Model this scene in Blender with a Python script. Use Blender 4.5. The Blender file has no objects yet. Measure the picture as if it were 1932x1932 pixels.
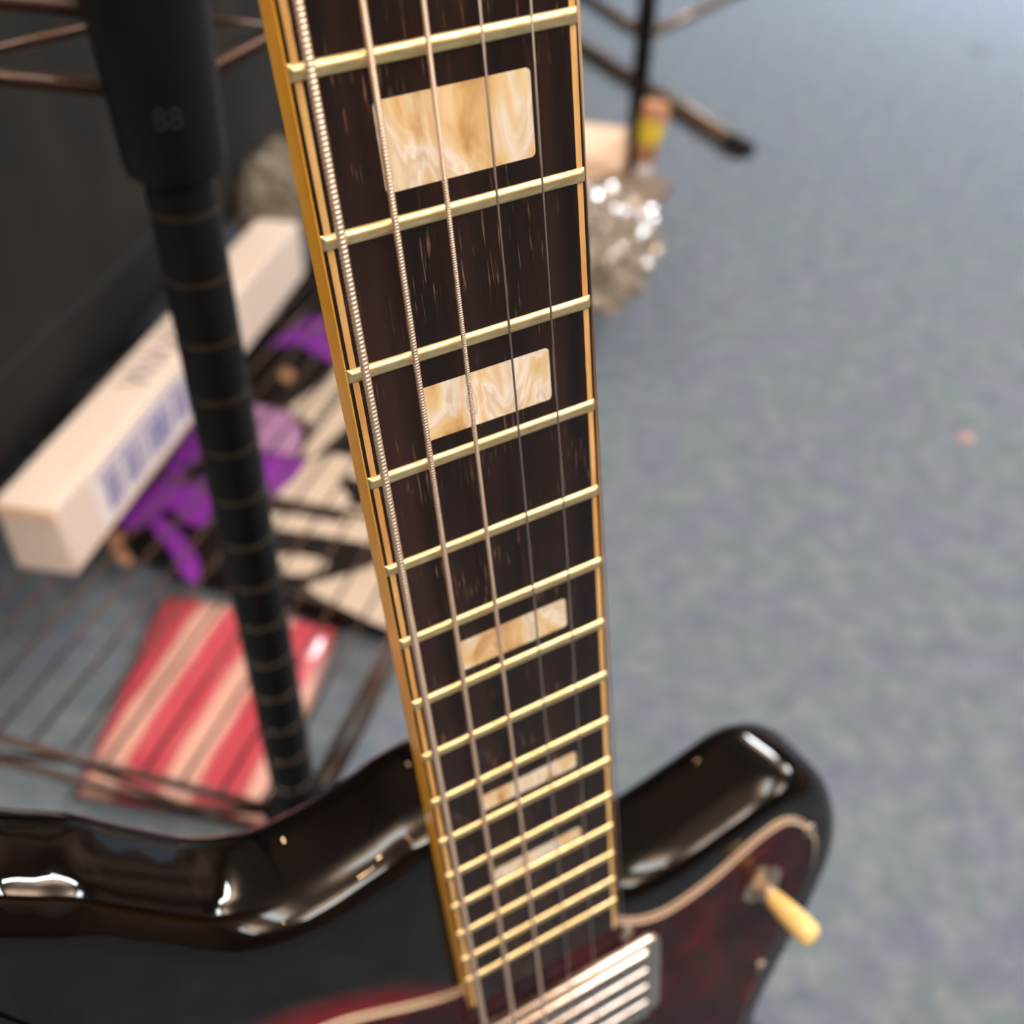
import bpy, bmesh, math, random
from mathutils import Vector, Matrix, noise
random.seed(7)
PI = math.pi
scene = bpy.context.scene
COL = scene.collection

# ------------------------------------------------------------------ camera
H = 0.635                                   # camera height above the carpet
CAM = Vector((0, 0, H))
FPX = 1901.42                               # focal length in pixels of the 1932 px frame
W = Matrix(((0.99968765, 0.02499199, 0.0),
            (0.01560116, -0.62405147, 0.78122748),
            (0.01952443, -0.78098346, -0.62424645)))      # lens axes (right, down, forward) -> world
cd = bpy.data.cameras.new('camera'); cam = bpy.data.objects.new('camera', cd); COL.objects.link(cam)
cd.sensor_width = 36.0; cd.lens = 36.0 * FPX / 1932.0
cd.clip_start = 0.01; cd.clip_end = 60
m = Matrix.Identity(4)
for r in range(3):
    m[r][0] = W[r][0]; m[r][1] = -W[r][1]; m[r][2] = -W[r][2]; m[r][3] = CAM[r]
cam.matrix_world = m
cd.dof.use_dof = True; cd.dof.focus_distance = 0.180; cd.dof.aperture_fstop = 10.2; cd.dof.aperture_blades = 0
scene.camera = cam

# ------------------------------------------------------------------ world, lights, exposure
wd = bpy.data.worlds.new('world'); scene.world = wd; wd.use_nodes = True
wd.node_tree.nodes['Background'].inputs[0].default_value = (1.0, 0.9, 0.8, 1)
wd.node_tree.nodes['Background'].inputs[1].default_value = 0.3
scene.view_settings.view_transform = 'Standard'; scene.view_settings.look = 'None'
scene.view_settings.gamma = 1; scene.view_settings.use_curve_mapping = False
scene.view_settings.exposure = 0.22

def srgb(r, g, b):
    f = lambda c: (c/255/12.92) if c/255 <= 0.04045 else ((c/255+0.055)/1.055)**2.4
    return (f(r), f(g), f(b), 1.0)

CEIL = 2.55
# x, y, length, width, turn, watts, colour, label
PANELS = [
    (1.90, 3.70, 1.1, .42, 0, 104, (0.90, 0.95, 1.0), 'white hanging light panel furthest away over the open carpet'),
    (2.90, 2.40, 1.1, .42, 90, 50, (0.86, 0.93, 1.0), 'white hanging light panel over the open carpet at the right wall side'),
    (0.95, -.10, 1.1, .42, 90, 17, (0.97, 0.96, 0.93), 'white hanging light panel nearest above the guitar'),
    (2.50, -.50, 1.1, .42, 90, 15, (0.97, 0.97, 0.94), 'white hanging light panel to the right of the guitar'),
    (-1.20, -.30, 1.1, .42, 0, 16, (1.0, 0.95, 0.88), 'white hanging light panel left of the guitar'),
    (0.60, -1.90, 1.1, .42, 0, 24, (1.0, 0.96, 0.90), 'white hanging light panel behind the camera'),
]
BULBS = [(-0.55, -0.75, 2.20, 5), (-0.25, -1.15, 2.20, 5), (1.2, -0.9, 2.20, 5), (-1.2, 1.9, 2.20, 3)]

# ------------------------------------------------------------------ helpers
def setp(o, label=None, cat=None, group=None, kind=None):
    if label: o['label'] = label
    if cat: o['category'] = cat
    if group: o['group'] = group
    if kind: o['kind'] = kind
    return o

def empty(name, mat=None, label=None, cat=None, group=None):
    o = bpy.data.objects.new(name, None); COL.objects.link(o)
    o.empty_display_size = 0.05
    if mat is not None: o.matrix_world = mat
    return setp(o, label, cat, group)

def mesh_obj(name, verts, faces, mat, parent=None, smooth=False, mats=None, fm=None, bevel=0, seg=2, autos=None):
    me = bpy.data.meshes.new(name)
    me.from_pydata([tuple(v) for v in verts], [], faces); me.validate()
    bm = bmesh.new(); bm.from_mesh(me)
    bmesh.ops.recalc_face_normals(bm, faces=bm.faces[:])
    bm.to_mesh(me); bm.free()
    for x in (mats or [mat]): me.materials.append(x)
    if fm:
        for p, i in zip(me.polygons, fm): p.material_index = i
    for p in me.polygons: p.use_smooth = smooth
    if autos is not None:
        for p in me.polygons: p.use_smooth = True
        me.set_sharp_from_angle(angle=math.radians(autos))
    o = bpy.data.objects.new(name, me); COL.objects.link(o)
    if parent: o.parent = parent
    if bevel:
        b = o.modifiers.new('bevel', 'BEVEL'); b.width = bevel; b.segments = seg; b.limit_method = 'ANGLE'
        b.angle_limit = math.radians(35)
        for p in me.polygons: p.use_smooth = True
        me.set_sharp_from_angle(angle=math.radians(60))
    return o

class MB:
    def __init__(s): s.v = []; s.f = []; s.m = []
    def add(s, v, f, mi=0):
        k = len(s.v); s.v += [Vector(x) for x in v]; s.f += [tuple(i+k for i in q) for q in f]; s.m += [mi]*len(f); return s
    def box(s, a, b, mi=0, M=None):
        x0, y0, z0 = a; x1, y1, z1 = b
        v = [Vector(p) for p in ((x0,y0,z0),(x1,y0,z0),(x1,y1,z0),(x0,y1,z0),(x0,y0,z1),(x1,y0,z1),(x1,y1,z1),(x0,y1,z1))]
        if M: v = [M @ p for p in v]
        return s.add(v, [(0,3,2,1),(4,5,6,7),(0,1,5,4),(1,2,6,5),(2,3,7,6),(3,0,4,7)], mi)
    def tube(s, pts, rad, n=10, cap=True, mi=0):
        pts = [Vector(p) for p in pts]; rads = rad if isinstance(rad, (list, tuple)) else [rad]*len(pts)
        v = []; f = []; up = None
        for i, p in enumerate(pts):
            t = (pts[min(i+1, len(pts)-1)] - pts[max(i-1, 0)]).normalized()
            if up is None:
                a = Vector((0,0,1)) if abs(t.z) < 0.9 else Vector((1,0,0)); up = t.cross(a).normalized()
            else: up = (up - t*up.dot(t)).normalized()
            w = t.cross(up)
            for k in range(n):
                a = 2*PI*k/n; v.append(p + (up*math.cos(a) + w*math.sin(a))*rads[i])
        for i in range(len(pts)-1):
            for k in range(n):
                f.append((i*n+k, i*n+(k+1)%n, (i+1)*n+(k+1)%n, (i+1)*n+k))
        if cap: f.append(tuple(range(n-1, -1, -1))); f.append(tuple(range((len(pts)-1)*n, len(pts)*n)))
        return s.add(v, f, mi)
    def prism(s, poly, z0, z1, mi=0, fn=None):
        n = len(poly); v = [(p[0], p[1], z0) for p in poly] + [(p[0], p[1], z1) for p in poly]
        f = [tuple(range(n)), tuple(range(2*n-1, n-1, -1))] + [(i, (i+1)%n, n+(i+1)%n, n+i) for i in range(n)]
        if fn: v = [fn(Vector(p)) for p in v]
        return s.add(v, f, mi)
    def build(s, name, mat, parent=None, **k):
        if isinstance(mat, list): return mesh_obj(name, s.v, s.f, None, parent, mats=mat, fm=s.m, **k)
        return mesh_obj(name, s.v, s.f, mat, parent, **k)

def text_mesh(name, body, size, ext, mt, parent, mat_):
    tx = bpy.data.curves.new(name, 'FONT'); tx.body = body; tx.size = size; tx.extrude = ext; tx.align_x = 'CENTER'; tx.align_y = 'CENTER'
    tmp = bpy.data.objects.new(name+'_source', tx); COL.objects.link(tmp)
    me = bpy.data.meshes.new_from_object(tmp.evaluated_get(bpy.context.evaluated_depsgraph_get()))
    bpy.data.objects.remove(tmp); bpy.data.curves.remove(tx)
    me.materials.clear(); me.materials.append(mt)
    o = bpy.data.objects.new(name, me); COL.objects.link(o); o.parent = parent; o.matrix_local = mat_
    return o

def catmull(P, n=8, closed=True):
    out = []; N = len(P)
    for i in range(N if closed else N-1):
        g = lambda j: Vector(P[j % N]) if closed else Vector(P[max(0, min(N-1, j))])
        p0, p1, p2, p3 = g(i-1), g(i), g(i+1), g(i+2)
        for k in range(n):
            t = k/n
            out.append(0.5*((2*p1) + (p2-p0)*t + (2*p0-5*p1+4*p2-p3)*t*t + (3*p1-p0-3*p2+p3)*t*t*t))
    if not closed: out.append(Vector(P[-1]))
    return out

def offset_rings(loop, prof):
    """closed 2-D loop, profile list of (inward distance, z) -> verts, faces (side strips) and ring size"""
    n = len(loop)
    area = sum(loop[i].x*loop[(i+1)%n].y - loop[(i+1)%n].x*loop[i].y for i in range(n))
    sg = 1 if area > 0 else -1
    nr = []
    for i in range(n):
        t = (loop[(i+1)%n] - loop[i-1]).normalized(); nr.append(Vector((-t.y, t.x))*sg)
    v = []; f = []
    for d, z in prof:
        for i in range(n):
            q = loop[i] + nr[i]*d; v.append((q.x, q.y, z))
    for r in range(len(prof)-1):
        for i in range(n):
            f.append((r*n+i, r*n+(i+1)%n, (r+1)*n+(i+1)%n, (r+1)*n+i))
    return v, f, n

def at(px, py, h):
    """point of the horizontal plane z = h seen at photo pixel (px, py)"""
    r = W @ Vector(((px-966)/FPX, (py-966)/FPX, 1)); return CAM + r*((h-H)/r.z)

# ------------------------------------------------------------------ materials
def mat(name, base=(.5,.5,.5,1), rough=.5, metal=0, coat=0, spec=.5, coat_rough=.03, **k):
    mt = bpy.data.materials.new(name); mt.use_nodes = True
    b = mt.node_tree.nodes['Principled BSDF']
    b.inputs['Base Color'].default_value = base; b.inputs['Roughness'].default_value = rough
    b.inputs['Metallic'].default_value = metal; b.inputs['Coat Weight'].default_value = coat
    b.inputs['Coat Roughness'].default_value = coat_rough
    b.inputs['Specular IOR Level'].default_value = spec
    for a, x in k.items(): b.inputs[a.replace('_', ' ')].default_value = x
    return mt
def N(mt, typ, **k):
    n = mt.node_tree.nodes.new(typ)
    for a, x in k.items(): setattr(n, a, x)
    return n
def lk(mt, a, b): mt.node_tree.links.new(a, b)
def coords(mt, scale=(1,1,1), rot=(0,0,0)):
    tc = N(mt, 'ShaderNodeTexCoord'); mp = N(mt, 'ShaderNodeMapping')
    mp.inputs['Scale'].default_value = scale; mp.inputs['Rotation'].default_value = rot
    lk(mt, tc.outputs['Object'], mp.inputs[0]); return mp.outputs[0]
def ramp(mt, fac, stops, interp='LINEAR'):
    r = N(mt, 'ShaderNodeValToRGB'); r.color_ramp.interpolation = interp
    e = r.color_ramp.elements
    e[0].position, e[0].color = stops[0]; e[1].position, e[1].color = stops[-1]
    for p, c in stops[1:-1]:
        q = e.new(p); q.color = c
    lk(mt, fac, r.inputs[0]); return r.outputs[0]
def noise_tex(mt, vec, scale, detail=4, rough=.6, dist=0):
    n = N(mt, 'ShaderNodeTexNoise'); n.inputs['Scale'].default_value = scale; n.inputs['Detail'].default_value = detail
    n.inputs['Roughness'].default_value = rough; n.inputs['Distortion'].default_value = dist
    lk(mt, vec, n.inputs['Vector']); return n.outputs['Fac']
def mix(mt, fac, a, b, typ='MIX'):
    n = N(mt, 'ShaderNodeMix', data_type='RGBA', blend_type=typ)
    if isinstance(fac, float): n.inputs[0].default_value = fac
    else: lk(mt, fac, n.inputs[0])
    for i, x in ((6, a), (7, b)):
        if isinstance(x, tuple): n.inputs[i].default_value = x
        else: lk(mt, x, n.inputs[i])
    return n.outputs[2]
def bsdf(mt): return mt.node_tree.nodes['Principled BSDF']
def bump(mt, h, strength=.3, dist=.001):
    b = N(mt, 'ShaderNodeBump'); b.inputs['Strength'].default_value = strength; b.inputs['Distance'].default_value = dist
    lk(mt, h, b.inputs['Height']); lk(mt, b.outputs[0], bsdf(mt).inputs['Normal'])

M = {}
# carpet
c = mat('carpet', rough=.95, spec=.15); v = coords(c)
n1 = noise_tex(c, v, 38, 6, .75); n2 = noise_tex(c, v, 16, 4, .65); n3 = noise_tex(c, v, 150, 3, .7)
base = ramp(c, n1, [(0.30, srgb(80, 92, 106)), (.5, srgb(108, 120, 132)), (.70, srgb(146, 152, 156))])
tint = ramp(c, n2, [(0.35, srgb(106, 126, 126)), (0.65, srgb(104, 110, 136))])
c2 = mix(c, .45, base, tint)
sp = ramp(c, n3, [(0.66, (0,0,0,1)), (0.74, (1,1,1,1))])
c3 = mix(c, sp, c2, srgb(190, 170, 160))
lk(c, c3, bsdf(c).inputs['Base Color']); bump(c, n3, .5, .003); M['carpet'] = c
# rosewood
c = mat('rosewood', rough=.38, spec=.35); v = coords(c, (1, .03, 1))
n1 = noise_tex(c, v, 900, 4, .7); v2 = coords(c, (1, .05, 1)); n2 = noise_tex(c, v2, 130, 3, .6); v3 = coords(c, (1, .045, 1)); n3 = noise_tex(c, v3, 2400, 2, .5)
base = ramp(c, n2, [(.35, srgb(20, 12, 10)), (.55, srgb(38, 23, 19)), (.7, srgb(52, 30, 24))])
pore = ramp(c, n3, [(.63, (0,0,0,1)), (.70, (1,1,1,1))])
patch = ramp(c, noise_tex(c, coords(c), 70, 2, .5), [(.45, (0,0,0,1)), (.6, (1,1,1,1))])
pm = N(c, 'ShaderNodeMath', operation='MULTIPLY'); lk(c, pore, pm.inputs[0]); lk(c, patch, pm.inputs[1])
c2 = mix(c, pm.outputs[0], base, srgb(128, 98, 80))
lk(c, c2, bsdf(c).inputs['Base Color']); bump(c, n1, .25, .0002); M['rosewood'] = c
# pearl
c = mat('pearl', rough=.28, coat=.5); v = coords(c, (1, .35, 1))
n1 = noise_tex(c, v, 130, 3, .55, 1.2); n2 = noise_tex(c, coords(c, (1, .25, 1)), 260, 2, .5, .6)
base = ramp(c, n1, [(.30, srgb(198, 148, 78)), (.42, srgb(236, 202, 142)), (.50, srgb(240, 222, 182)), (.56, srgb(254, 250, 244)), (.62, srgb(226, 208, 176)), (.72, srgb(246, 236, 214))])
c2 = mix(c, .22, base, ramp(c, n2, [(.3, srgb(190, 150, 90)), (.7, srgb(246, 236, 214))]))
lk(c, c2, bsdf(c).inputs['Base Color']); bump(c, n1, .25, .0006); M['pearl'] = c
# aged bindings
c = mat('aged_amber_binding', rough=.3, coat=.25); n1 = noise_tex(c, coords(c, (1, .15, 1)), 90, 4, .6)
lk(c, ramp(c, n1, [(.25, srgb(214, 144, 38)), (.5, srgb(242, 178, 58)), (.75, srgb(248, 190, 76))]), bsdf(c).inputs['Base Color']); M['amber'] = c
c = mat('cream_purfling', rough=.35); n1 = noise_tex(c, coords(c, (1, .2, 1)), 200, 3, .6)
lk(c, ramp(c, n1, [(.3, srgb(214, 158, 84)), (.7, srgb(244, 206, 140))]), bsdf(c).inputs['Base Color']); M['cream'] = c
M['black_line'] = mat('black_purfling', srgb(20, 14, 12), .35)
c = mat('fret_nickel', rough=.4, metal=1); n1 = noise_tex(c, coords(c, (.25, 1, 1)), 900, 3, .6)
lk(c, ramp(c, n1, [(.3, srgb(220, 198, 142)), (.7, srgb(248, 230, 180))]), bsdf(c).inputs['Base Color']); M['fret'] = c
M['wound'] = mat('wound_string', srgb(250, 228, 206), .42, 1)
M['plain'] = mat('plain_string', srgb(170, 160, 156), .35, 1)
M['chrome'] = mat('chrome', srgb(186, 176, 168), .15, 1)
M['steel'] = mat('worn_steel', srgb(190, 176, 160), .3, 1)
# body lacquer: sunburst from black rim to red middle
c = mat('sunburst_lacquer', rough=.5, coat=.85, coat_rough=.02, spec=0)
tc = N(c, 'ShaderNodeTexCoord'); mp = N(c, 'ShaderNodeMapping'); mp.vector_type = 'TEXTURE'
mp.inputs['Location'].default_value = (-.095, .60, .02); mp.inputs['Scale'].default_value = (.115, .179, .2)
lk(c, tc.outputs['Object'], mp.inputs[0])
ln = N(c, 'ShaderNodeVectorMath', operation='LENGTH'); lk(c, mp.outputs[0], ln.inputs[0])
lk(c, ramp(c, ln.outputs['Value'], [(.0, srgb(160, 22, 14)), (.6, srgb(140, 14, 18)), (.93, srgb(110, 6, 16)), (1.0, srgb(8, 6, 6))]), bsdf(c).inputs['Base Color'])
M['body'] = c
c = mat('tortoiseshell', rough=.4, coat=.5, coat_rough=.03, spec=0)
n1 = noise_tex(c, coords(c), 38, 3, .6, .8); n2 = noise_tex(c, coords(c), 22, 2, .5, .4)
b1 = ramp(c, n1, [(.3, srgb(26, 5, 7)), (.5, srgb(50, 10, 14)), (.66, srgb(80, 12, 16)), (.8, srgb(150, 30, 20))])
sp = ramp(c, n2, [(.68, (0,0,0,1)), (.76, (1,1,1,1))])
lk(c, mix(c, sp, b1, srgb(200, 84, 34)), bsdf(c).inputs['Base Color']); M['tortoise'] = c
M['ply'] = mat('pickguard_white_ply', srgb(196, 172, 150), .3, coat=.4)
M['ply_black'] = mat('pickguard_black_ply', srgb(26, 18, 16), .3)
M['ivory'] = mat('cream_plastic', srgb(240, 206, 132), .3, coat=.3)
c = mat('maple', rough=.35, coat=.4); n1 = noise_tex(c, coords(c, (1, .06, 1)), 160, 3, .6)
lk(c, ramp(c, n1, [(.3, srgb(120, 76, 40)), (.7, srgb(158, 108, 60))]), bsdf(c).inputs['Base Color']); M['maple'] = c
M['black_post'] = mat('black_powder_coat', srgb(9, 8, 8), .45, spec=.28)
M['groove'] = mat('brown_grey_groove', srgb(66, 58, 50), .35, .6)  # post grooves coloured paler and browner than the post
M['black_wire'] = mat('black_coated_wire', srgb(66, 47, 37), .30, .7, coat=.4)
c = mat('black_nylon', rough=.75, spec=.3); n1 = noise_tex(c, coords(c), 9, 3, .5)
lk(c, ramp(c, n1, [(.35, srgb(26, 27, 26)), (.7, srgb(44, 42, 39))]), bsdf(c).inputs['Base Color']); M['nylon'] = c
M['white_card'] = mat('white_card', srgb(234, 222, 212), .55)
M['cream_card'] = mat('cream_card', srgb(250, 222, 196), .55)
M['label_white'] = mat('label_paper', srgb(240, 238, 240), .4)
M['label_blue'] = mat('label_blue_ink', srgb(120, 124, 186), .5)
M['grey_ink'] = mat('grey_ink', srgb(150, 136, 142), .5)
M['black_film'] = mat('black_print', srgb(30, 25, 22), .3)
M['purple_print'] = mat('purple_print', srgb(140, 56, 172), .35)
M['lilac_print'] = mat('lilac_print', srgb(186, 142, 186), .35)
M['cream_print'] = mat('cream_print', srgb(214, 200, 182), .35)
# pink striped bag
c = mat('pink_striped_film', rough=.25, coat=.5)
wv = N(c, 'ShaderNodeTexWave', wave_type='BANDS', bands_direction='X', wave_profile='SIN'); wv.inputs['Scale'].default_value = 5.2
wv.inputs['Distortion'].default_value = .35; wv.inputs['Phase Offset'].default_value = 1.1; lk(c, coords(c, rot=(0, 0, .22)), wv.inputs['Vector'])
lk(c, ramp(c, wv.outputs['Color'], [(.46, srgb(200, 80, 96)), (.6, srgb(208, 118, 122)), (.75, srgb(226, 180, 166))]), bsdf(c).inputs['Base Color'])
M['pink'] = c
c = mat('crinkled_clear_film', srgb(170, 162, 148), .10, coat=.8); bsdf(c).inputs['Transmission Weight'].default_value = .45
bsdf(c).inputs['IOR'].default_value = 1.25
M['film'] = c
M['yellow'] = mat('yellow_label', srgb(224, 206, 60), .4)
M['orange'] = mat('orange_brown_card', srgb(190, 140, 104), .5)
M['clear_cap'] = mat('pale_cap', srgb(226, 220, 224), .2, coat=.5)
M['leg'] = mat('dark_metal_tube', srgb(110, 92, 72), .35, .5)
M['rubber_gloss'] = mat('glossy_black_plastic', srgb(26, 25, 25), .22, coat=.5)
M['rubber'] = mat('black_rubber', srgb(18, 18, 18), .7)
M['debris_dark'] = mat('dark_scrap', srgb(70, 72, 78), .8)
M['debris_pink'] = mat('pinkish_scrap', srgb(190, 150, 140), .8)
c = mat('wall_paint', rough=.8); n1 = noise_tex(c, coords(c), 1.6, 3, .6)
lk(c, ramp(c, n1, [(.35, srgb(66, 48, 40)), (.6, srgb(140, 114, 96))]), bsdf(c).inputs['Base Color']); M['wall'] = c
M['ceiling'] = mat('ceiling_paint', srgb(228, 206, 184), .9)
M['frame_white'] = mat('white_enamel', srgb(230, 230, 228), .4)

# ------------------------------------------------------------------ room shell
X0, X1, Y0, Y1 = -3.4, 4.2, -3.6, 5.2
setp(MB().box((X0, Y0, -.05), (X1, Y1, 0)).build('floor', M['carpet']), 'blue grey mottled carpet floor', kind='structure')
setp(MB().box((X0, Y0, CEIL), (X1, Y1, CEIL+.05)).build('ceiling', M['ceiling']), 'cream ceiling', kind='structure')
setp(MB().box((X0-.1, Y0, 0), (X0, Y1, CEIL)).build('wall_left', M['wall']), kind='structure')
setp(MB().box((X1, Y0, 0), (X1+.1, Y1, CEIL)).build('wall_right', M['wall']), kind='structure')
setp(MB().box((X0, Y0-.1, 0), (X1, Y0, CEIL)).build('wall_front', M['wall']), kind='structure')
setp(MB().box((X0, Y1, 0), (X1, Y1+.1, CEIL)).build('wall_back', M['wall']), kind='structure')

for x, y, L, wid, rz, watts, colr, lab in PANELS:
    zl = 2.22  # panels hung below the ceiling to leave room for the added upward lamps
    mt_ = Matrix.Translation((x, y, zl)) @ Matrix.Rotation(math.radians(rz), 4, 'Z')
    r = empty('ceiling_light', mt_, lab, 'ceiling light')
    b = MB(); a, c_ = L/2, wid/2
    b.box((-a-.02, -c_-.02, -.03), (a+.02, -c_, .03)); b.box((-a-.02, c_, -.03), (a+.02, c_+.02, .03))
    b.box((-a-.02, -c_, -.03), (-a, c_, .03)); b.box((a, -c_, -.03), (a+.02, c_, .03)); b.box((-a, -c_, -.004), (a, c_, .004))
    b.build('frame', M['frame_white'], r)
    for sx in (-a-.01, a+.01): MB().tube([(sx, 0, .03), (sx, 0, CEIL-zl)], .003, 8).build('cord', M['rubber'], r)
    for dn in (1, 0):
        ld = bpy.data.lights.new('tube_or_added_uplight', 'AREA'); ld.shape = 'RECTANGLE'; ld.size = L; ld.size_y = wid
        ld.energy = watts if dn else 40; ld.color = colr if dn else (1, .93, .86)  # upward lamp is added, brightens the ceiling mirrored in the lacquer
        lo = bpy.data.objects.new('tube_or_added_uplight', ld); COL.objects.link(lo); lo.parent = r; lo.location = (0, 0, -.02 if dn else .02)
        if not dn: lo.rotation_euler = (PI, 0, 0)
for i, (x, y, z, watts) in enumerate(BULBS):
    r = empty('pendant_lamp', Matrix.Translation((x, y, z)), 'small warm pendant bulb on a black cord, %s' % ['nearest the rack', 'behind the camera', 'over the right side', 'beyond the guitar'][i], 'lamp')
    MB().tube([(0,0,.06), (0,0,CEIL-z)], .004, 8).build('cord', M['rubber'], r)
    MB().tube([(0,0,.035), (0,0,.06)], [.03, .012], 16).build('socket', M['rubber'], r)
    ld = bpy.data.lights.new('bulb_light', 'POINT'); ld.shadow_soft_size = .03; ld.energy = watts; ld.color = (1, .62, .34)
    lo = bpy.data.objects.new('bulb_light', ld); COL.objects.link(lo); lo.parent = r

# ------------------------------------------------------------------ electric guitar
RN = Matrix(((0.88269112, 0.0812827, -0.46287094), (-0.33881593, 0.79260473, -0.50693343), (0.32566878, 0.60429368, 0.72716503)))
TN = Vector((-0.02621017, -0.22122932, 0.03781772))
gm = (W @ RN).to_4x4(); gm.translation = W @ TN + CAM
G = empty('electric_guitar', gm, 'red and black sunburst electric guitar with pearl block inlays in front of the black rack', 'guitar')
# local axes: x towards the treble side, y from nut to bridge, z into the guitar; z = 0 is the top of the frets
SC = .648
fy = lambda n: SC*(1 - 2**(-n/12))
BEND = .4595
hw = lambda y, s=-1: (.0243 + (y-.208)*.0088) if s < 0 else (.0253 + (y-.208)*.0058)      # edge of the fingerboard, bass and treble side

def strip(a, b, y0=.0015, y1=BEND, z0=.001, z1=.0085, side=1):
    """a, b: distance in from the outer edge"""
    v = []
    for y in (y0, y1):
        for z in (z0, z1):
            v += [(side*(hw(y, side)-a), y, z), (side*(hw(y, side)-b), y, z)]
    return v, [(0,1,3,2), (4,6,7,5), (0,4,5,1), (2,3,7,6), (0,2,6,4), (1,5,7,3)]
b = MB(); v = []
for y in (.0015, BEND):
    for z in (.001, .0085):
        v += [(-(hw(y)-.0020), y, z), ((hw(y, 1)-.0018), y, z)]
b.add(v, [(0,1,3,2), (4,6,7,5), (0,4,5,1), (2,3,7,6), (0,2,6,4), (1,5,7,3)])
fb = b.build('fretboard', M['rosewood'], G); fb['label'] = 'dark rosewood fretboard'
for s in (-1, 1):
    sd = 'bass side' if s < 0 else 'treble side'
    o = MB().add(*strip(0, .00035, side=s)).build('binding', M['amber'], fb, bevel=.00015, seg=1)
    o['label'] = 'amber outer binding on the ' + sd
    o = MB().add(*strip(.00035, .00095, side=s, z0=.00102)).build('black_line', M['black_line'], fb)
    # wavy inner edge of the cream line
    n = 220; vv = []; ff = []
    for i in range(n+1):
        y = .0015 + (BEND-.0015)*i/n
        wob = .00007*noise.noise(Vector((y*420, s*3, 0)))
        for a_, z_ in ((.00095, .00099), (.0021+wob, .00099), (.0021+wob, .0084), (.00095, .0084)):
            vv.append((s*(hw(y, s)-a_), y, z_))
        if i:
            k = (i-1)*4
            for q in range(4): ff.append((k+q, k+(q+1)%4, k+4+(q+1)%4, k+4+q))
    ff += [(0,1,2,3), (n*4+3, n*4+2, n*4+1, n*4)]
    o = mesh_obj('cream_line', vv, ff, M['cream'], fb); o['label'] = 'cream purfling line on the ' + sd
# board end binding
# inlays
INL = {3: (.0875, .1035), 5: (.1415, .1580), 7: (.1960, .2103), 9: (.2466, .2580), 12: (.3112, .3200), 15: (.3655, .3716), 17: (.3980, .4033)}
for n_, (ya, yb) in INL.items():
    xa, xb = -.0120, .0154
    pts = []
    rr = .0009
    for cx, cy, a0 in ((xb-rr, yb-rr, 0), (xa+rr, yb-rr, 90), (xa+rr, ya+rr, 180), (xb-rr, ya+rr, 270)):
        for k in range(5):
            a = math.radians(a0 + 90*k/4); pts.append((cx+rr*math.cos(a), cy+rr*math.sin(a)))
    MB().prism(pts, .00096, .0025).build('pearl_inlay', M['pearl'], fb)
# frets
for n_ in range(1, 21):
    y = fy(n_); hl = hw(y) - .0002; hr = hw(y, 1) - .0006; wd_ = .00135; hh = .00105; bv = .0008
    if n_ == 19: y += .0006
    prof = [(math.cos(PI*k/8)*wd_, -math.sin(PI*k/8)*hh) for k in range(9)]
    v = []; f = []
    for x, sc in ((-hl, .25), (-hl+bv*.35, .72), (-hl+bv, 1), (hr-bv, 1), (hr-bv*.35, .72), (hr, .25)):
        for dy, dz in prof: v.append((x, y+dy, .0011 + dz*sc))
    for r in range(5):
        for k in range(8): f.append((r*9+k, r*9+k+1, r*9+10+k, r*9+9+k))
        f.append((r*9+8, r*9, r*9+9, r*9+17))
    f += [tuple(range(9)), tuple(range(53, 44, -1))]
    mesh_obj('fret', v, f, M['fret'], fb, autos=40)
# nut
MB().box((-.0212, -.0035, -.0010), (.0212, .0015, .009)).build('nut', M['ivory'], G, bevel=.0006)
# neck
sec = []
def neck_sec(y, w, t, flat=1.0):
    r = []
    for k in range(17):
        a = PI*k/16; r.append((math.cos(a)*w, y, .0086 + (math.sin(a)**.75)*t))
    return r
stations = [(-.012, .0205, .012), (0, .0205, .0135), (.1, .0222, .0135), (.2, .0236, .0145), (.30, .0247, .0155), (.365, .0252, .0165), (.395, .0255, .0215), (.425, .0258, .0240), (.458, .0260, .0240)]
v = []; f = []
for y, w_, t_ in stations: v += neck_sec(y, w_-.0004, t_)
for r in range(len(stations)-1):
    for k in range(16): f.append((r*17+k, r*17+k+1, r*17+18+k, r*17+17+k))
    f.append((r*17+16, r*17, r*17+17, r*17+33))
f += [tuple(range(17)), tuple(range(len(v)-1, len(v)-18, -1))]
mesh_obj('neck', v, f, M['maple'], G, autos=50)
# headstock with tuners
hp = catmull([(-.021, -.004), (-.024, -.02), (-.036, -.045), (-.040, -.09), (-.036, -.14), (-.020, -.178), (.004, -.186), (.026, -.172), (.034, -.13), (.033, -.08), (.031, -.045), (.024, -.02), (.021, -.004)], 5)
hs = MB().prism([(p.x, p.y) for p in hp], .008, .021).build('headstock', M['body'], G, bevel=.001)
for k in range(3):
    for s in (-1, 1):
        y = -.05 - .04*k
        t = MB().tube([(s*.024, y, -.006), (s*.024, y, .009)], .003, 12).build('tuning_post', M['chrome'], hs)
        MB().tube([(s*.030, y, .016), (s*.046, y, .016)], .002, 8).tube([(s*.046, y, .016), (s*.058, y, .016)], [.005, .008], 12).build('tuner_button', M['ivory'], hs)
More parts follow.
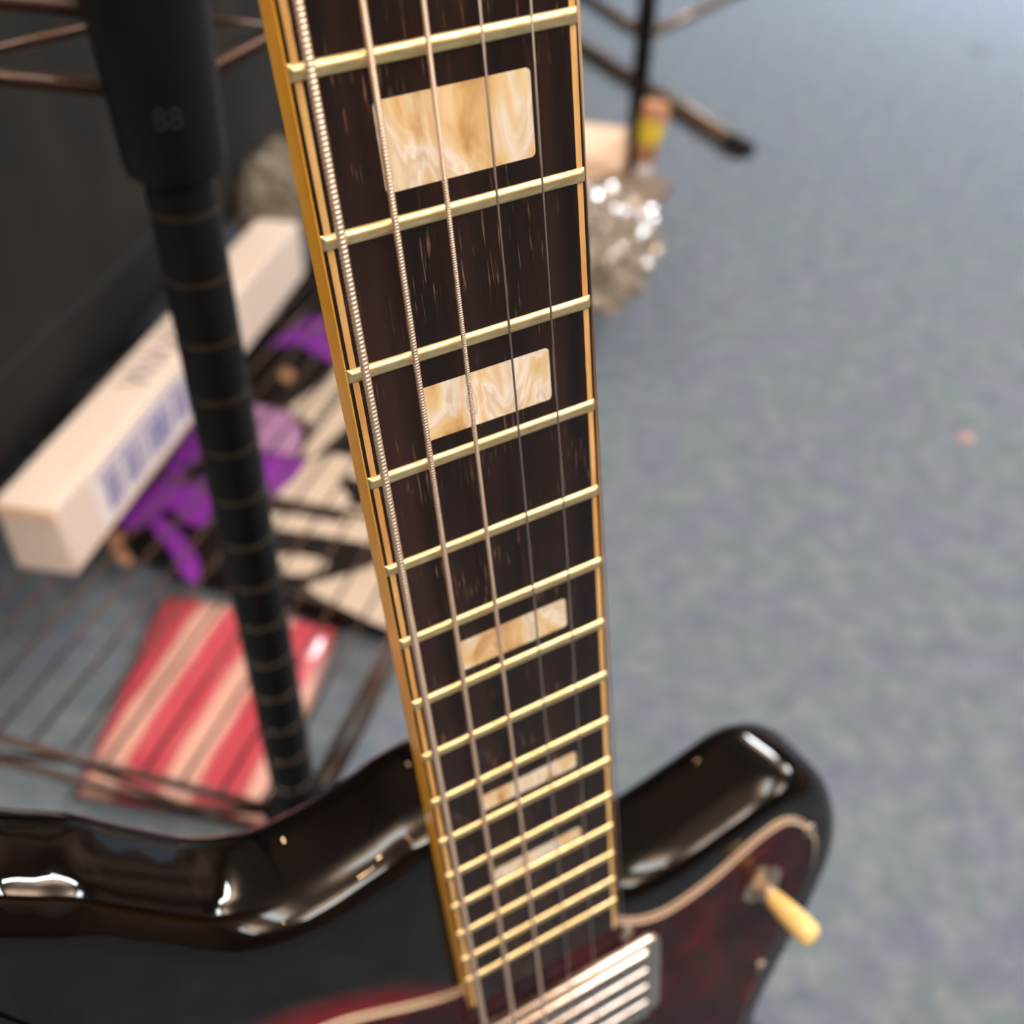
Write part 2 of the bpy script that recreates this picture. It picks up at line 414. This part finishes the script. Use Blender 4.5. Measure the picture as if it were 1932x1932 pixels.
# body
outline = [(-128,330), (-121,340.5), (-113,348.5), (-104,356.5), (-94,369), (-81,384), (-68,391), (-54,391.5), (-39,388.5), (-27,385), (-12,385), (3,400), (14,428), (24,450), (36,459),
           (55,461), (77,456.5), (98,451.5), (114,455.5), (126,467), (133.5,486), (136,508), (132.5,530), (125,554), (115,581), (107.5,606), (106,632),
           (112,662), (128,694), (140,722), (133,750), (105,768), (55,777), (0,778), (-60,777), (-120,768), (-160,742), (-178,700), (-176,650), (-162,600), (-149,560),
           (-146,520), (-153,480), (-165,440), (-173,400), (-172,360), (-163,322), (-152,308), (-138,314)]
loop = catmull([(x/1000, y/1000) for x, y in outline], 6)
prof = [(.0105, .0095), (.0085, .0097), (.0062, .0105), (.0040, .0122), (.0020, .0148), (.0006, .0182), (0, .022), (0, .030), (0, .0375), (.0006, .0415), (.002, .0447), (.004, .0472), (.0065, .0488), (.009, .0495)]
v, f, n = offset_rings(loop, prof)
f.append(tuple(range(n))); f.append(tuple(range((len(prof)-1)*n + n-1, (len(prof)-1)*n - 1, -1)))
mesh_obj('body', v, f, M['body'], G, autos=30)
# pickguard
pg = [(-14,454), (-25,460.5), (-39,455.8), (-54,447.5), (-64,443), (-76,442), (-90,450), (-98,475), (-95,520), (-90,560), (-72,600), (-30,640), (30,676), (86,684), (99,664), (92,636), (92,606), (101,560), (113,528), (119.3,508), (118.5,489),
      (111,474), (102,466), (92,466.5), (82,471), (71,476.5), (60,480), (50,481.0), (41,478), (33,471.5), (26,462.5), (14,454)]
lp = catmull([(x/1000, y/1000) for x, y in pg], 6)
v, f, n = offset_rings(lp, [(0, .0095), (0, .0088), (.0005, .0086), (.0009, .0083), (.0016, .0078), (.0019, .0076)])
fm = []
for r in range(5): fm += [[1, 1, 2, 1, 1][r]]*n
f.append(tuple(range(5*n, 6*n))); fm.append(0)
P = mesh_obj('pickguard', v, f, None, G, mats=[M['tortoise'], M['ply'], M['ply_black']], fm=fm); P['label'] = 'dark red tortoiseshell pickguard with cream edge'
for x, y in ((.1128, .4790), (.0335, .4790), (-.060, .452), (-.09, .50), (.0975, .560), (.088, .628)):
    s_ = MB().tube([(x, y, .0078), (x, y, .0068), (x, y, .0064)], [.0026, .0024, .0012], 14).build('screw', M['steel'], P, autos=40)
# strap of pickups: ridged chrome unit close to the board end
def pickup(yc, name='pickup'):
    w0, w1, ya, yb = -.044, .047, yc, yc+.050
    pts = []
    rr = .0045
    for cx, cy, a0 in ((w1-rr, yb-rr, 0), (w0+rr, yb-rr, 90), (w0+rr, ya+rr, 180), (w1-rr, ya+rr, 270)):
        for k in range(6):
            a = math.radians(a0+18*k); pts.append(Vector((cx+rr*math.cos(a), cy+rr*math.sin(a))))
    v, f, n = offset_rings(pts, [(0, .0078), (0, .0064), (.0006, .0056), (.0016, .0054)])
    f.append(tuple(range(3*n, 4*n)))
    p = mesh_obj(name, v, f, M['chrome'], G, autos=40); p['label'] = 'ridged chrome pickup'
    for k in range(4):
        y = ya + .0080 + k*.0112
        hw_ = .0385
        v = []; f = []; ns = 10
        for x, sc in ((w0+.0055, .15), (w0+.0065, .8), (w0+.008, 1), (w1-.008, 1), (w1-.0065, .8), (w1-.0055, .15)):
            for q in range(ns+1):
                a = PI*q/ns; v.append((x, y - math.cos(a)*.0048, .0056 - (math.sin(a)**.6)*.0036*sc))
        for r in range(5):
            for q in range(ns): f.append((r*11+q, r*11+q+1, r*11+12+q, r*11+11+q))
        f += [tuple(range(11)), tuple(range(65, 54, -1))]
        mesh_obj('ridge', v, f, M['chrome'], p, autos=50)
    return p
pickup(.4885); pickup(.574)
# toggle switch
sw = MB().tube([(.0922, .4965, .0078), (.0922, .4965, .0064), (.0922, .4965, .0060)], [.0086, .0086, .0074], 28).build('toggle_switch', M['steel'], P, autos=35)
MB().tube([(.0922, .4965, .0064), (.0922, .4965, .0035), (.0922, .4965, .0030)], [.0056, .0054, .0044], 6).tube([(.0922, .4965, .0035), (.0922, .4965, .0005)], [.0028, .0022], 16).build('collar', M['steel'], sw, autos=35)
lv = MB().tube([(.0922, .4965, .0015), (.0924, .4966, -.0015), (.0930, .4968, -.0060), (.0938, .4971, -.0120), (.0943, .4973, -.0160), (.0946, .4974, -.0180), (.0948, .4975, -.0190), (.0949, .4975, -.0194)],
          [.0030, .0037, .0042, .0046, .0046, .0041, .0029, .0010], 20).build('lever', M['ivory'], sw, autos=60); lv['label'] = 'cream switch lever tip'
# bridge
MB().box((-.042, .632, .0005), (.042, .664, .0095)).build('bridge', M['chrome'], G, bevel=.002)
# strings: x at y=.1, x at y=.5, radius, winding pitch
STR = [('E', -.02016, -.02466, .00082, .00080), ('A', -.01097, -.01501, .00062, .00058), ('D', -.00198, -.00453, .00048, .00044),
       ('G', .00672, .00558, .00023, 0), ('B', .01521, .01480, .00020, 0), ('e', .02330, .02330, .00016, 0)]
STR[5] = ('e', .0224, .0266, .00016, 0)
def sxz(s, y):
    x = s[1] + (s[2]-s[1])*(y-.1)/.4
    return x, -.0012 - (y-.19)*.006 - s[3]*.3
LBL = ['thick wound low E string', 'wound A string', 'wound D string', 'plain G string', 'plain B string', 'thin high E string']
for si, s in enumerate(STR):
    y0, y1 = -.002, .640
    if s[4]:
        ya, yb = .150, .520
        pitch = s[4]; per = 8; nseg = 12
        ns = int((yb-ya)/pitch*per); v = []; f = []
        ys = [ya + (yb-ya)*i/ns for i in range(ns+1)]
        for y in ys:
            x, z = sxz(s, y); ph = y/pitch
            for k in range(nseg):
                a = 2*PI*k/nseg
                u = (ph + k/nseg) % 1.0
                r = s[3] - pitch*.5*(1 - math.sqrt(max(0, 1-(2*u-1)**2)))*.75
                v.append((x + r*math.cos(a), y, z + r*math.sin(a)))
        for i in range(ns):
            for k in range(nseg): f.append((i*nseg+k, i*nseg+(k+1)%nseg, (i+1)*nseg+(k+1)%nseg, (i+1)*nseg+k))
        b = MB(); b.v = [Vector(q) for q in v]; b.f = f; b.m = [0]*len(f)
        for a_, c_ in ((y0, ya), (yb, y1)):
            p0, p1 = sxz(s, a_), sxz(s, c_); b.tube([(p0[0], a_, p0[1]), (p1[0], c_, p1[1])], s[3]*.95, 10)
    else:
        b = MB(); p0, p1 = sxz(s, y0), sxz(s, y1)
        b.tube([(p0[0], y0, p0[1]), (p1[0], y1, p1[1])], s[3], 12)
    o = b.build('string', M['wound'] if s[4] else M['plain'], G, smooth=True); o['label'] = LBL[si]

# ------------------------------------------------------------------ wire shelving rack
AZ = math.radians(14.5)
U = Vector((math.sin(AZ), math.cos(AZ), 0)); V = Vector((-math.cos(AZ), math.sin(AZ), 0)); ZZ = Vector((0, 0, 1))
NP = Vector((-.1208, .3507, 0))
RK = empty('wire_shelving_rack', Matrix.Translation(NP), 'black wire shelving rack with round grooved posts behind the guitar', 'rack')
LEN, DEP = 1.119, .92
def q(u, v_, z): return U*u + V*v_ + ZZ*z             # local to the rack's near post
def post(u, v_, zt):
    c0 = q(u, v_, 0); pts = []; rad = []
    z = .006
    g0 = .4922 % .0254
    R_ = .0125
    pts.append(c0 + ZZ*z); rad.append(R_)
    k = 0
    while True:
        zz = g0 + .0254*k; k += 1
        if zz < .012: continue
        if zz > zt-.01: break
        pts += [c0+ZZ*(zz-.0011), c0+ZZ*(zz-.0006), c0+ZZ*(zz+.0006), c0+ZZ*(zz+.0011)]; rad += [R_, R_-.0011, R_-.0011, R_]
    pts.append(c0+ZZ*zt); rad.append(R_)
    b = MB(); b.tube(pts, rad, 28)
    for i_ in range(len(pts)-1):
        if rad[i_] < R_ or rad[i_+1] < R_:
            for k_ in range(28): b.m[i_*28+k_] = 1
    o = b.build('post', [M['black_post'], M['groove']], RK, autos=30)
    MB().tube([c0+ZZ*.0, c0+ZZ*.004, c0+ZZ*.014], [.016, .018, .013], 20).build('foot', M['rubber'], o)
    return o
posts = [post(0, 0, 1.75), post(LEN, 0, 1.75), post(0, DEP, 1.75), post(LEN, DEP, 1.75)]
def sleeve(u, v_, zt, num=False):
    c0 = q(u, v_, 0)
    b = MB(); b.tube([c0+ZZ*(zt-.052), c0+ZZ*(zt-.050), c0+ZZ*(zt-.046), c0+ZZ*(zt+.010), c0+ZZ*(zt+.012)], [.0132, .0168, .0178, .0200, .0150], 32)
    o = b.build('shelf_sleeve', M['black_post'], RK, autos=35); return o
def truss(p, q_, z, gap=.025):
    b = MB(); r_ = .0030
    b.tube([p+ZZ*z, q_+ZZ*z], r_, 10); b.tube([p+ZZ*(z-gap), q_+ZZ*(z-gap)], r_, 10)
    L = (q_-p).length; n = max(2, int(L/.065)); pts = []
    for i in range(n+1): pts.append(p + (q_-p)*(i/n) + ZZ*(z-.003 - (gap-.006)*(i % 2)))
    b.tube(pts, .0022, 8)
    return b
def shelf(z, name, wires=True):
    o0 = truss(q(.0, .014, 0), q(0, DEP-.014, 0), z).build('edge_truss', M['black_wire'], RK, smooth=True)
    truss(q(LEN, .014, 0), q(LEN, DEP-.014, 0), z).build('edge_truss', M['black_wire'], RK, smooth=True)
    truss(q(.014, 0, 0), q(LEN-.014, 0, 0), z).build('edge_truss', M['black_wire'], RK, smooth=True)
    truss(q(.014, DEP, 0), q(LEN-.014, DEP, 0), z).build('edge_truss', M['black_wire'], RK, smooth=True)
    for k in range(1, 4):
        MB().tube([q(LEN*k/4, 0, z-.005), q(LEN*k/4, DEP, z-.005)], .0025, 8).build('cross_wire', M['black_wire'], RK, smooth=True)
    k = 1
    while k*.0262 < DEP:
        MB().tube([q(0, k*.0262, z), q(LEN, k*.0262, z)], .0013, 8).build('shelf_wire', M['black_wire'], RK, smooth=True); k += 1
    for u, v_ in ((0, 0), (LEN, 0), (0, DEP), (LEN, DEP)): sleeve(u, v_, z)
ZS = .121
shelf(ZS, 'lower'); shelf(.5555, 'upper')
# raised size number on the sleeve of the upper shelf
c0 = q(0, 0, 0); dirc = (Vector((0, 0, 0)) - (NP)).normalized(); dirc.z = 0
a_ = math.atan2(dirc.y, dirc.x)
tm = Matrix.Translation(c0 + Vector((math.cos(a_)*.0192, math.sin(a_)*.0192, .5285))) @ Matrix.Rotation(a_ + PI/2, 4, 'Z') @ Matrix.Rotation(PI/2, 4, 'X')
text_mesh('sleeve_number', '88', .0095, .0016, M['rubber_gloss'], posts[0], tm)

# ------------------------------------------------------------------ white box with barcode on the lower shelf
ZT = ZS + .0018
base = at(145, 1088, ZT)
bU = Vector((math.sin(math.radians(8.8)), math.cos(math.radians(8.8)), 0)); bV = Vector((-bU.y, bU.x, 0))
BM = Matrix((( -bV.x, bU.x, 0, base.x), (-bV.y, bU.y, 0, base.y), (0, 0, 1, ZT), (0, 0, 0, 1)))      # local x to the right, y away, z up; origin at the near right bottom corner
B = empty('white_carton', BM, 'long white carton with blue barcode label lying on the lower wire shelf', 'box')
BW, BL, BH = .048, .52, .064
MB().box((-BW, 0, 0), (0, BL, BH)).build('carton_body', M['white_card'], B, bevel=.003)
b = MB().box((-BW+.001, -.0012, BH-.012), (-.001, .0008, BH-.001)); b.build('end_flap', M['cream_card'], B, bevel=.0005)
# barcode label on the right side face (x = 0)
b = MB().box((0, .045, .008), (.0006, .245, .056)); lb = b.build('barcode_label', M['label_white'], B)
b = MB(); y = .062
pat = [4, 1, 1, 1, 2, 1, 1, 4, 3, 1, 2, 1, 1, 1, 2, 2, 1, 1, 1, 3, 2, 1, 1, 1, 3, 1]
k = 0
while y < .215:
    w_ = pat[k % len(pat)]*.0021
    if k % 2 == 0: b.box((.0006, y, .014), (.0009, min(y+w_, .218), .045))
    y += w_; k += 1
b.build('barcode', M['label_blue'], lb)
b = MB()
y = .055
while y < .23:
    b.box((.0006, y, .048), (.0009, y+.005, .0525)); y += .0075
b.build('printed_line', M['label_blue'], lb)
# printed word on the top face
text_mesh('printed_word', 'WAXN', .040, .0002, M['grey_ink'], B, Matrix.Translation((-.022, .225, BH+.0002)) @ Matrix.Rotation(PI/2, 4, 'Z'))

# ------------------------------------------------------------------ black soft case left of the carton
cm = BM.copy()
K = empty('soft_case', Matrix.Translation(BM @ Vector((-BW-.042, 0, 0))) @ Matrix.Rotation(-math.radians(7.5), 4, 'Z'), 'large black soft case standing on the shelf behind the white carton', 'case')
def rounded_case(w, l0, l1, h, rad, name, parent, mt, x1=0):
    pts = []
    for cx, cz, a0 in ((x1-rad, h-rad, 0), (x1-w+rad, h-rad, 90), (x1-w+rad, rad, 180), (x1-rad, rad, 270)):
        for k in range(9):
            a = math.radians(a0+90*k/8); pts.append((cx+rad*math.cos(a), cz+rad*math.sin(a)))
    v = []; f = []; n = len(pts)
    cx = x1-w/2; cz = h/2
    rings = [(l0, .9), (l0+.012, .965), (l0+.04, 1), (l1-.04, 1), (l1-.012, .965), (l1, .9)]
    for y, s in rings:
        for x, z in pts: v.append((cx+(x-cx)*s, y, cz+(z-cz)*(s if s == 1 else s)))
    for r in range(len(rings)-1):
        for i in range(n): f.append((r*n+i, r*n+(i+1)%n, (r+1)*n+(i+1)%n, (r+1)*n+i))
    f += [tuple(range(n)), tuple(range(len(v)-1, len(v)-1-n, -1))]
    return mesh_obj(name, v, f, mt, parent, autos=50)
cs = rounded_case(.30, -.12, .93, .395, .06, 'case_body', K, M['nylon'])
MB().tube([(-.03, -.04, .10), (-.004, .0, .10), (.001, .12, .10), (.001, .42, .10)], .003, 8).build('zip', M['rubber'], K, smooth=True)

# ------------------------------------------------------------------ things under and on the shelf
# printed package on the floor, lying under the shelf
zp = .030
pk_px = [(196, 990), (345, 1062), (540, 1118), (748, 1176), (790, 1120), (700, 470), (600, 470), (420, 700), (300, 860)]
pk = [at(x, y, zp) for x, y in pk_px]
o0 = Vector((sum(p.x for p in pk)/9, sum(p.y for p in pk)/9, 0))
PK = empty('printed_package', Matrix.Translation(o0), 'black package with purple and cream lettering lying on the carpet under the shelf', 'package')
def flat(name, px, z0, z1, mt, parent, o=o0, smooth_n=0, bevel=0):
    pts = [at(x, y, z1) - o for x, y in px]
    if smooth_n: pts = catmull([(p.x, p.y) for p in pts], smooth_n)
    return MB().prism([(p.x, p.y) for p in pts], z0, z1).build(name, mt, parent, bevel=bevel)
flat('package_body', pk_px, 0.001, zp, M['black_film'], PK, bevel=.006)
zz = zp + .0006
for nm, px, mt, sm in [
    ('purple_splash', [(222,985),(262,940),(300,905),(335,860),(352,905),(400,900),(398,960),(385,992),(350,985),(318,958),(280,985),(250,1000)], 'purple_print', 3),
    ('purple_splash', [(322,850),(352,812),(372,800),(384,856),(356,876)], 'purple_print', 2),
    ('purple_tail', [(285,975),(318,985),(352,1020),(378,1068),(366,1100),(342,1082),(322,1040),(292,1005)], 'purple_print', 3),
    ('cream_curl', [(205,1005),(232,1005),(232,1030),(250,1055),(240,1066),(212,1045)], 'orange', 3),
    ('lilac_letter', [(478,762),(540,776),(590,800),(568,868),(490,850)], 'lilac_print', 0),
    ('purple_letter', [(486,846),(580,866),(560,895),(516,936),(498,905)], 'purple_print', 0),
    ('cream_strip', [(545,768),(600,730),(640,688),(668,790),(640,815),(590,862),(560,862),(570,815)], 'cream_print', 0),
    ('cream_letter', [(520,938),(556,905),(580,872),(618,858),(660,862),(742,890),(742,922),(690,908),(640,898),(648,925),(660,945),(640,958),(580,960)], 'cream_print', 2),
    ('cream_letter', [(508,966),(560,972),(640,985),(720,985),(760,975),(770,1200),(700,1172),(610,1128),(572,1105),(640,1088),(700,1070),(728,1040),(690,1024),(600,1008),(510,996)], 'cream_print', 0),
    ('cream_dash', [(520,1048),(570,1048),(618,1060),(600,1078),(560,1084),(528,1076)], 'cream_print', 3),
    ('cream_dot', [(646,905+60),(660,955),(700,962),(690,985),(655,985)], 'cream_print', 2),
    ('purple_cap', [(505,655),(560,612),(620,600),(650,680),(600,672),(560,648)], 'purple_print', 3),
    ('brown_dot', [(530,700),(548,695),(556,708),(544,720),(530,714)], 'orange', 3)]:
    flat(nm, px, zp-.0002, zz, M[mt], PK, smooth_n=sm)
# lettering along the cream strip
b = MB()
for i in range(11):
    x, y = 584 + i*6.2, 818 - i*9.2
    p = [at(x+dx, y+dy, zz+.0003)-o0 for dx, dy in ((-9,-5), (10,2), (9,7), (-10,0))]
    b.prism([(a.x, a.y) for a in p], zz-.0001, zz+.0003)
b.build('black_lettering', M['black_film'], PK)

# pink striped bag, a soft pillow on the floor
def pillow(name, px, h0, hh, mt, label, cat, nx=26, wr=.002):
    P4 = [at(x, y, h0) for x, y in px]                  # near left, near right, far right, far left
    cen = sum(P4, Vector())/4; cen.z = 0
    top = []; bot = []
    for j in range(nx+1):
        for i in range(nx+1):
            s, t = i/nx, j/nx
            p = (P4[0]*(1-s)+P4[1]*s)*(1-t) + (P4[3]*(1-s)+P4[2]*s)*t
            e = (1-(2*s-1)**4)*(1-(2*t-1)**4)
            w = noise.noise(p*60)*wr*e + noise.noise(p*22)*wr*2*e
            top.append(Vector((p.x, p.y, h0 + hh*e**.6 + w))-cen)
            bot.append(Vector((p.x, p.y, max(.0006, h0 - hh*.3*e**.5)))-cen)
    n = nx+1; f = []
    for j in range(nx):
        for i in range(nx):
            f.append((j*n+i, j*n+i+1, (j+1)*n+i+1, (j+1)*n+i)); f.append((n*n+j*n+i, n*n+(j+1)*n+i, n*n+(j+1)*n+i+1, n*n+j*n+i+1))
    def edge(a, b_): f.append((a, n*n+a, n*n+b_, b_))
    for i in range(nx): edge(i, i+1); edge(nx*n+i+1, nx*n+i)
    for j in range(nx): edge((j+1)*n, j*n); edge(j*n+nx, (j+1)*n+nx)
    o = mesh_obj(name, top+bot, f, mt, None, smooth=True); o.location = cen
    return setp(o, label, cat)
pillow('striped_bag', [(138,1502), (508,1562), (644,1184), (308,1120)], .008, .018, M['pink'], 'pink and cream striped plastic bag lying on the carpet under the shelf', 'bag')

# crumpled clear plastic on the shelf
def crumple(name, cen, size, rz, mt, label, cat, seed=0, fl=.5):
    bm = bmesh.new(); bmesh.ops.create_icosphere(bm, subdivisions=5, radius=1)
    R_ = Matrix.Rotation(rz, 3, 'Z'); ext = 0
    for vtx in bm.verts:
        p = vtx.co.copy()
        d = 1 + .16*noise.noise(p*1.7+Vector((seed,0,0))) + .30*abs(noise.noise(p*3.6+Vector((0,seed,0)))) + .16*abs(noise.noise(p*8)) + .07*abs(noise.noise(p*18))
        p = Vector((p.x*size[0], p.y*size[1], p.z*size[2]))*d
        p.z = max(p.z, -size[2]*fl)
        vtx.co = R_ @ p
    me = bpy.data.meshes.new(name); bm.to_mesh(me); bm.free(); me.materials.append(mt)
    for p in me.polygons: p.use_smooth = False
    o = bpy.data.objects.new(name, me); COL.objects.link(o)
    o.location = (cen.x, cen.y, cen.z + size[2]*fl)
    return setp(o, label, cat)
crumple('plastic_wrap', at(548, 418, ZT), (.060, .075, .060), -.15, M['film'], 'crumpled clear plastic wrap at the far end of the white carton', 'plastic wrap', 3)
crumple('plastic_bag', at(1118, 505, ZT), (.065, .12, .05), -AZ, M['film'], 'crinkled clear plastic bag beside the treble edge of the fretboard', 'plastic bag', 9)
# brown card sleeve resting behind the bag
cmx = Matrix.Translation(at(1190, 385, ZT)) @ Matrix.Rotation(-AZ-.1, 4, 'Z')
o = MB().box((-.05, -.035, 0), (.04, .055, .022)).build('card_sleeve', mat('grey_brown_card', srgb(116, 100, 86), .6), bevel=.003); o.matrix_world = cmx
setp(o, 'grey brown card sleeve lying at the far right edge of the shelf', 'card sleeve')
o = MB().box((-.075, -.07, 0), (.045, .07, .04)).build('cream_carton', M['cream_card'], bevel=.003); o.matrix_world = Matrix.Translation(at(1120, 318, ZT)) @ Matrix.Rotation(-AZ, 4, 'Z')
setp(o, 'small cream carton on the shelf beside the far rack post', 'box')
# small bottle with yellow label right of the far post
bp = at(1212, 322, 0.0) ; bp = at(1216, 330, ZT); 
BT = empty('small_bottle', Matrix.Translation(at(1211, 332, ZT)) @ Matrix.Rotation(.10, 4, 'Y'), 'small brown squeeze bottle with yellow label standing by the far rack post', 'bottle')
MB().tube([(0,0,.020), (0,0,.024), (0,0,.060), (0,0,.096), (0,0,.100)], [.011, .0145, .0165, .0185, .0170], 24).build('bottle_body', M['orange'], BT, autos=40)
MB().tube([(0,0,.050), (0,0,.078)], [.0163, .0178], 24).build('label', M['yellow'], BT, autos=40)
MB().tube([(0,0,.0), (0,0,.020)], [.0125, .0110], 18).build('cap', M['clear_cap'], BT, autos=40)

# ------------------------------------------------------------------ stand on the open carpet
foot = at(1406, 284, .012); far = at(1085, 82, .012); apex = at(1215, 62, .012)
ST = empty('tripod_stand', Matrix.Translation((apex.x, apex.y, 0)), 'dark metal tripod stand with long straight legs on the open carpet', 'stand')
og = Vector((apex.x, apex.y, 0))
def leg(a, b_, r_=.016):
    a = a-og; b_ = b_-og
    o = MB().tube([a, b_], r_, 14).build('leg', M['leg'], ST, smooth=True)
    d_ = (b_-a).normalized()
    MB().tube([a-d_*.004, a+d_*.05], r_*1.15, 14).build('rubber_foot', M['rubber'], o)
leg(foot, far); leg(at(1400, -18, .012), at(1222, 66, .012), .012); leg(at(1095, -14, .012), at(1205, 58, .012), .012)
MB().tube([at(1215, 62, .0)-og, at(1215, 62, .0)-og+ZZ*.03], .03, 16).build('hub', M['rubber'], ST)
# scraps on the carpet
for (x, y, mt, lab, sc) in ((1845, 96, 'debris_dark', 'dark grey scrap of fluff on the carpet near the far right corner', .016), (1822, 826, 'debris_pink', 'pinkish scrap on the carpet to the right of the fretboard', .007)):
    bm = bmesh.new(); bmesh.ops.create_icosphere(bm, subdivisions=2, radius=1)
    for vtx in bm.verts:
        vtx.co = vtx.co*(1+.35*noise.noise(vtx.co*2+Vector((x, 0, 0)))); vtx.co.x *= sc*1.3; vtx.co.y *= sc; vtx.co.z = max(0, vtx.co.z)*sc*.35
    me = bpy.data.meshes.new('scrap'); bm.to_mesh(me); bm.free(); me.materials.append(M[mt])
    o = bpy.data.objects.new('carpet_scrap', me); COL.objects.link(o); o.location = at(x, y, 0); setp(o, lab, 'scrap')
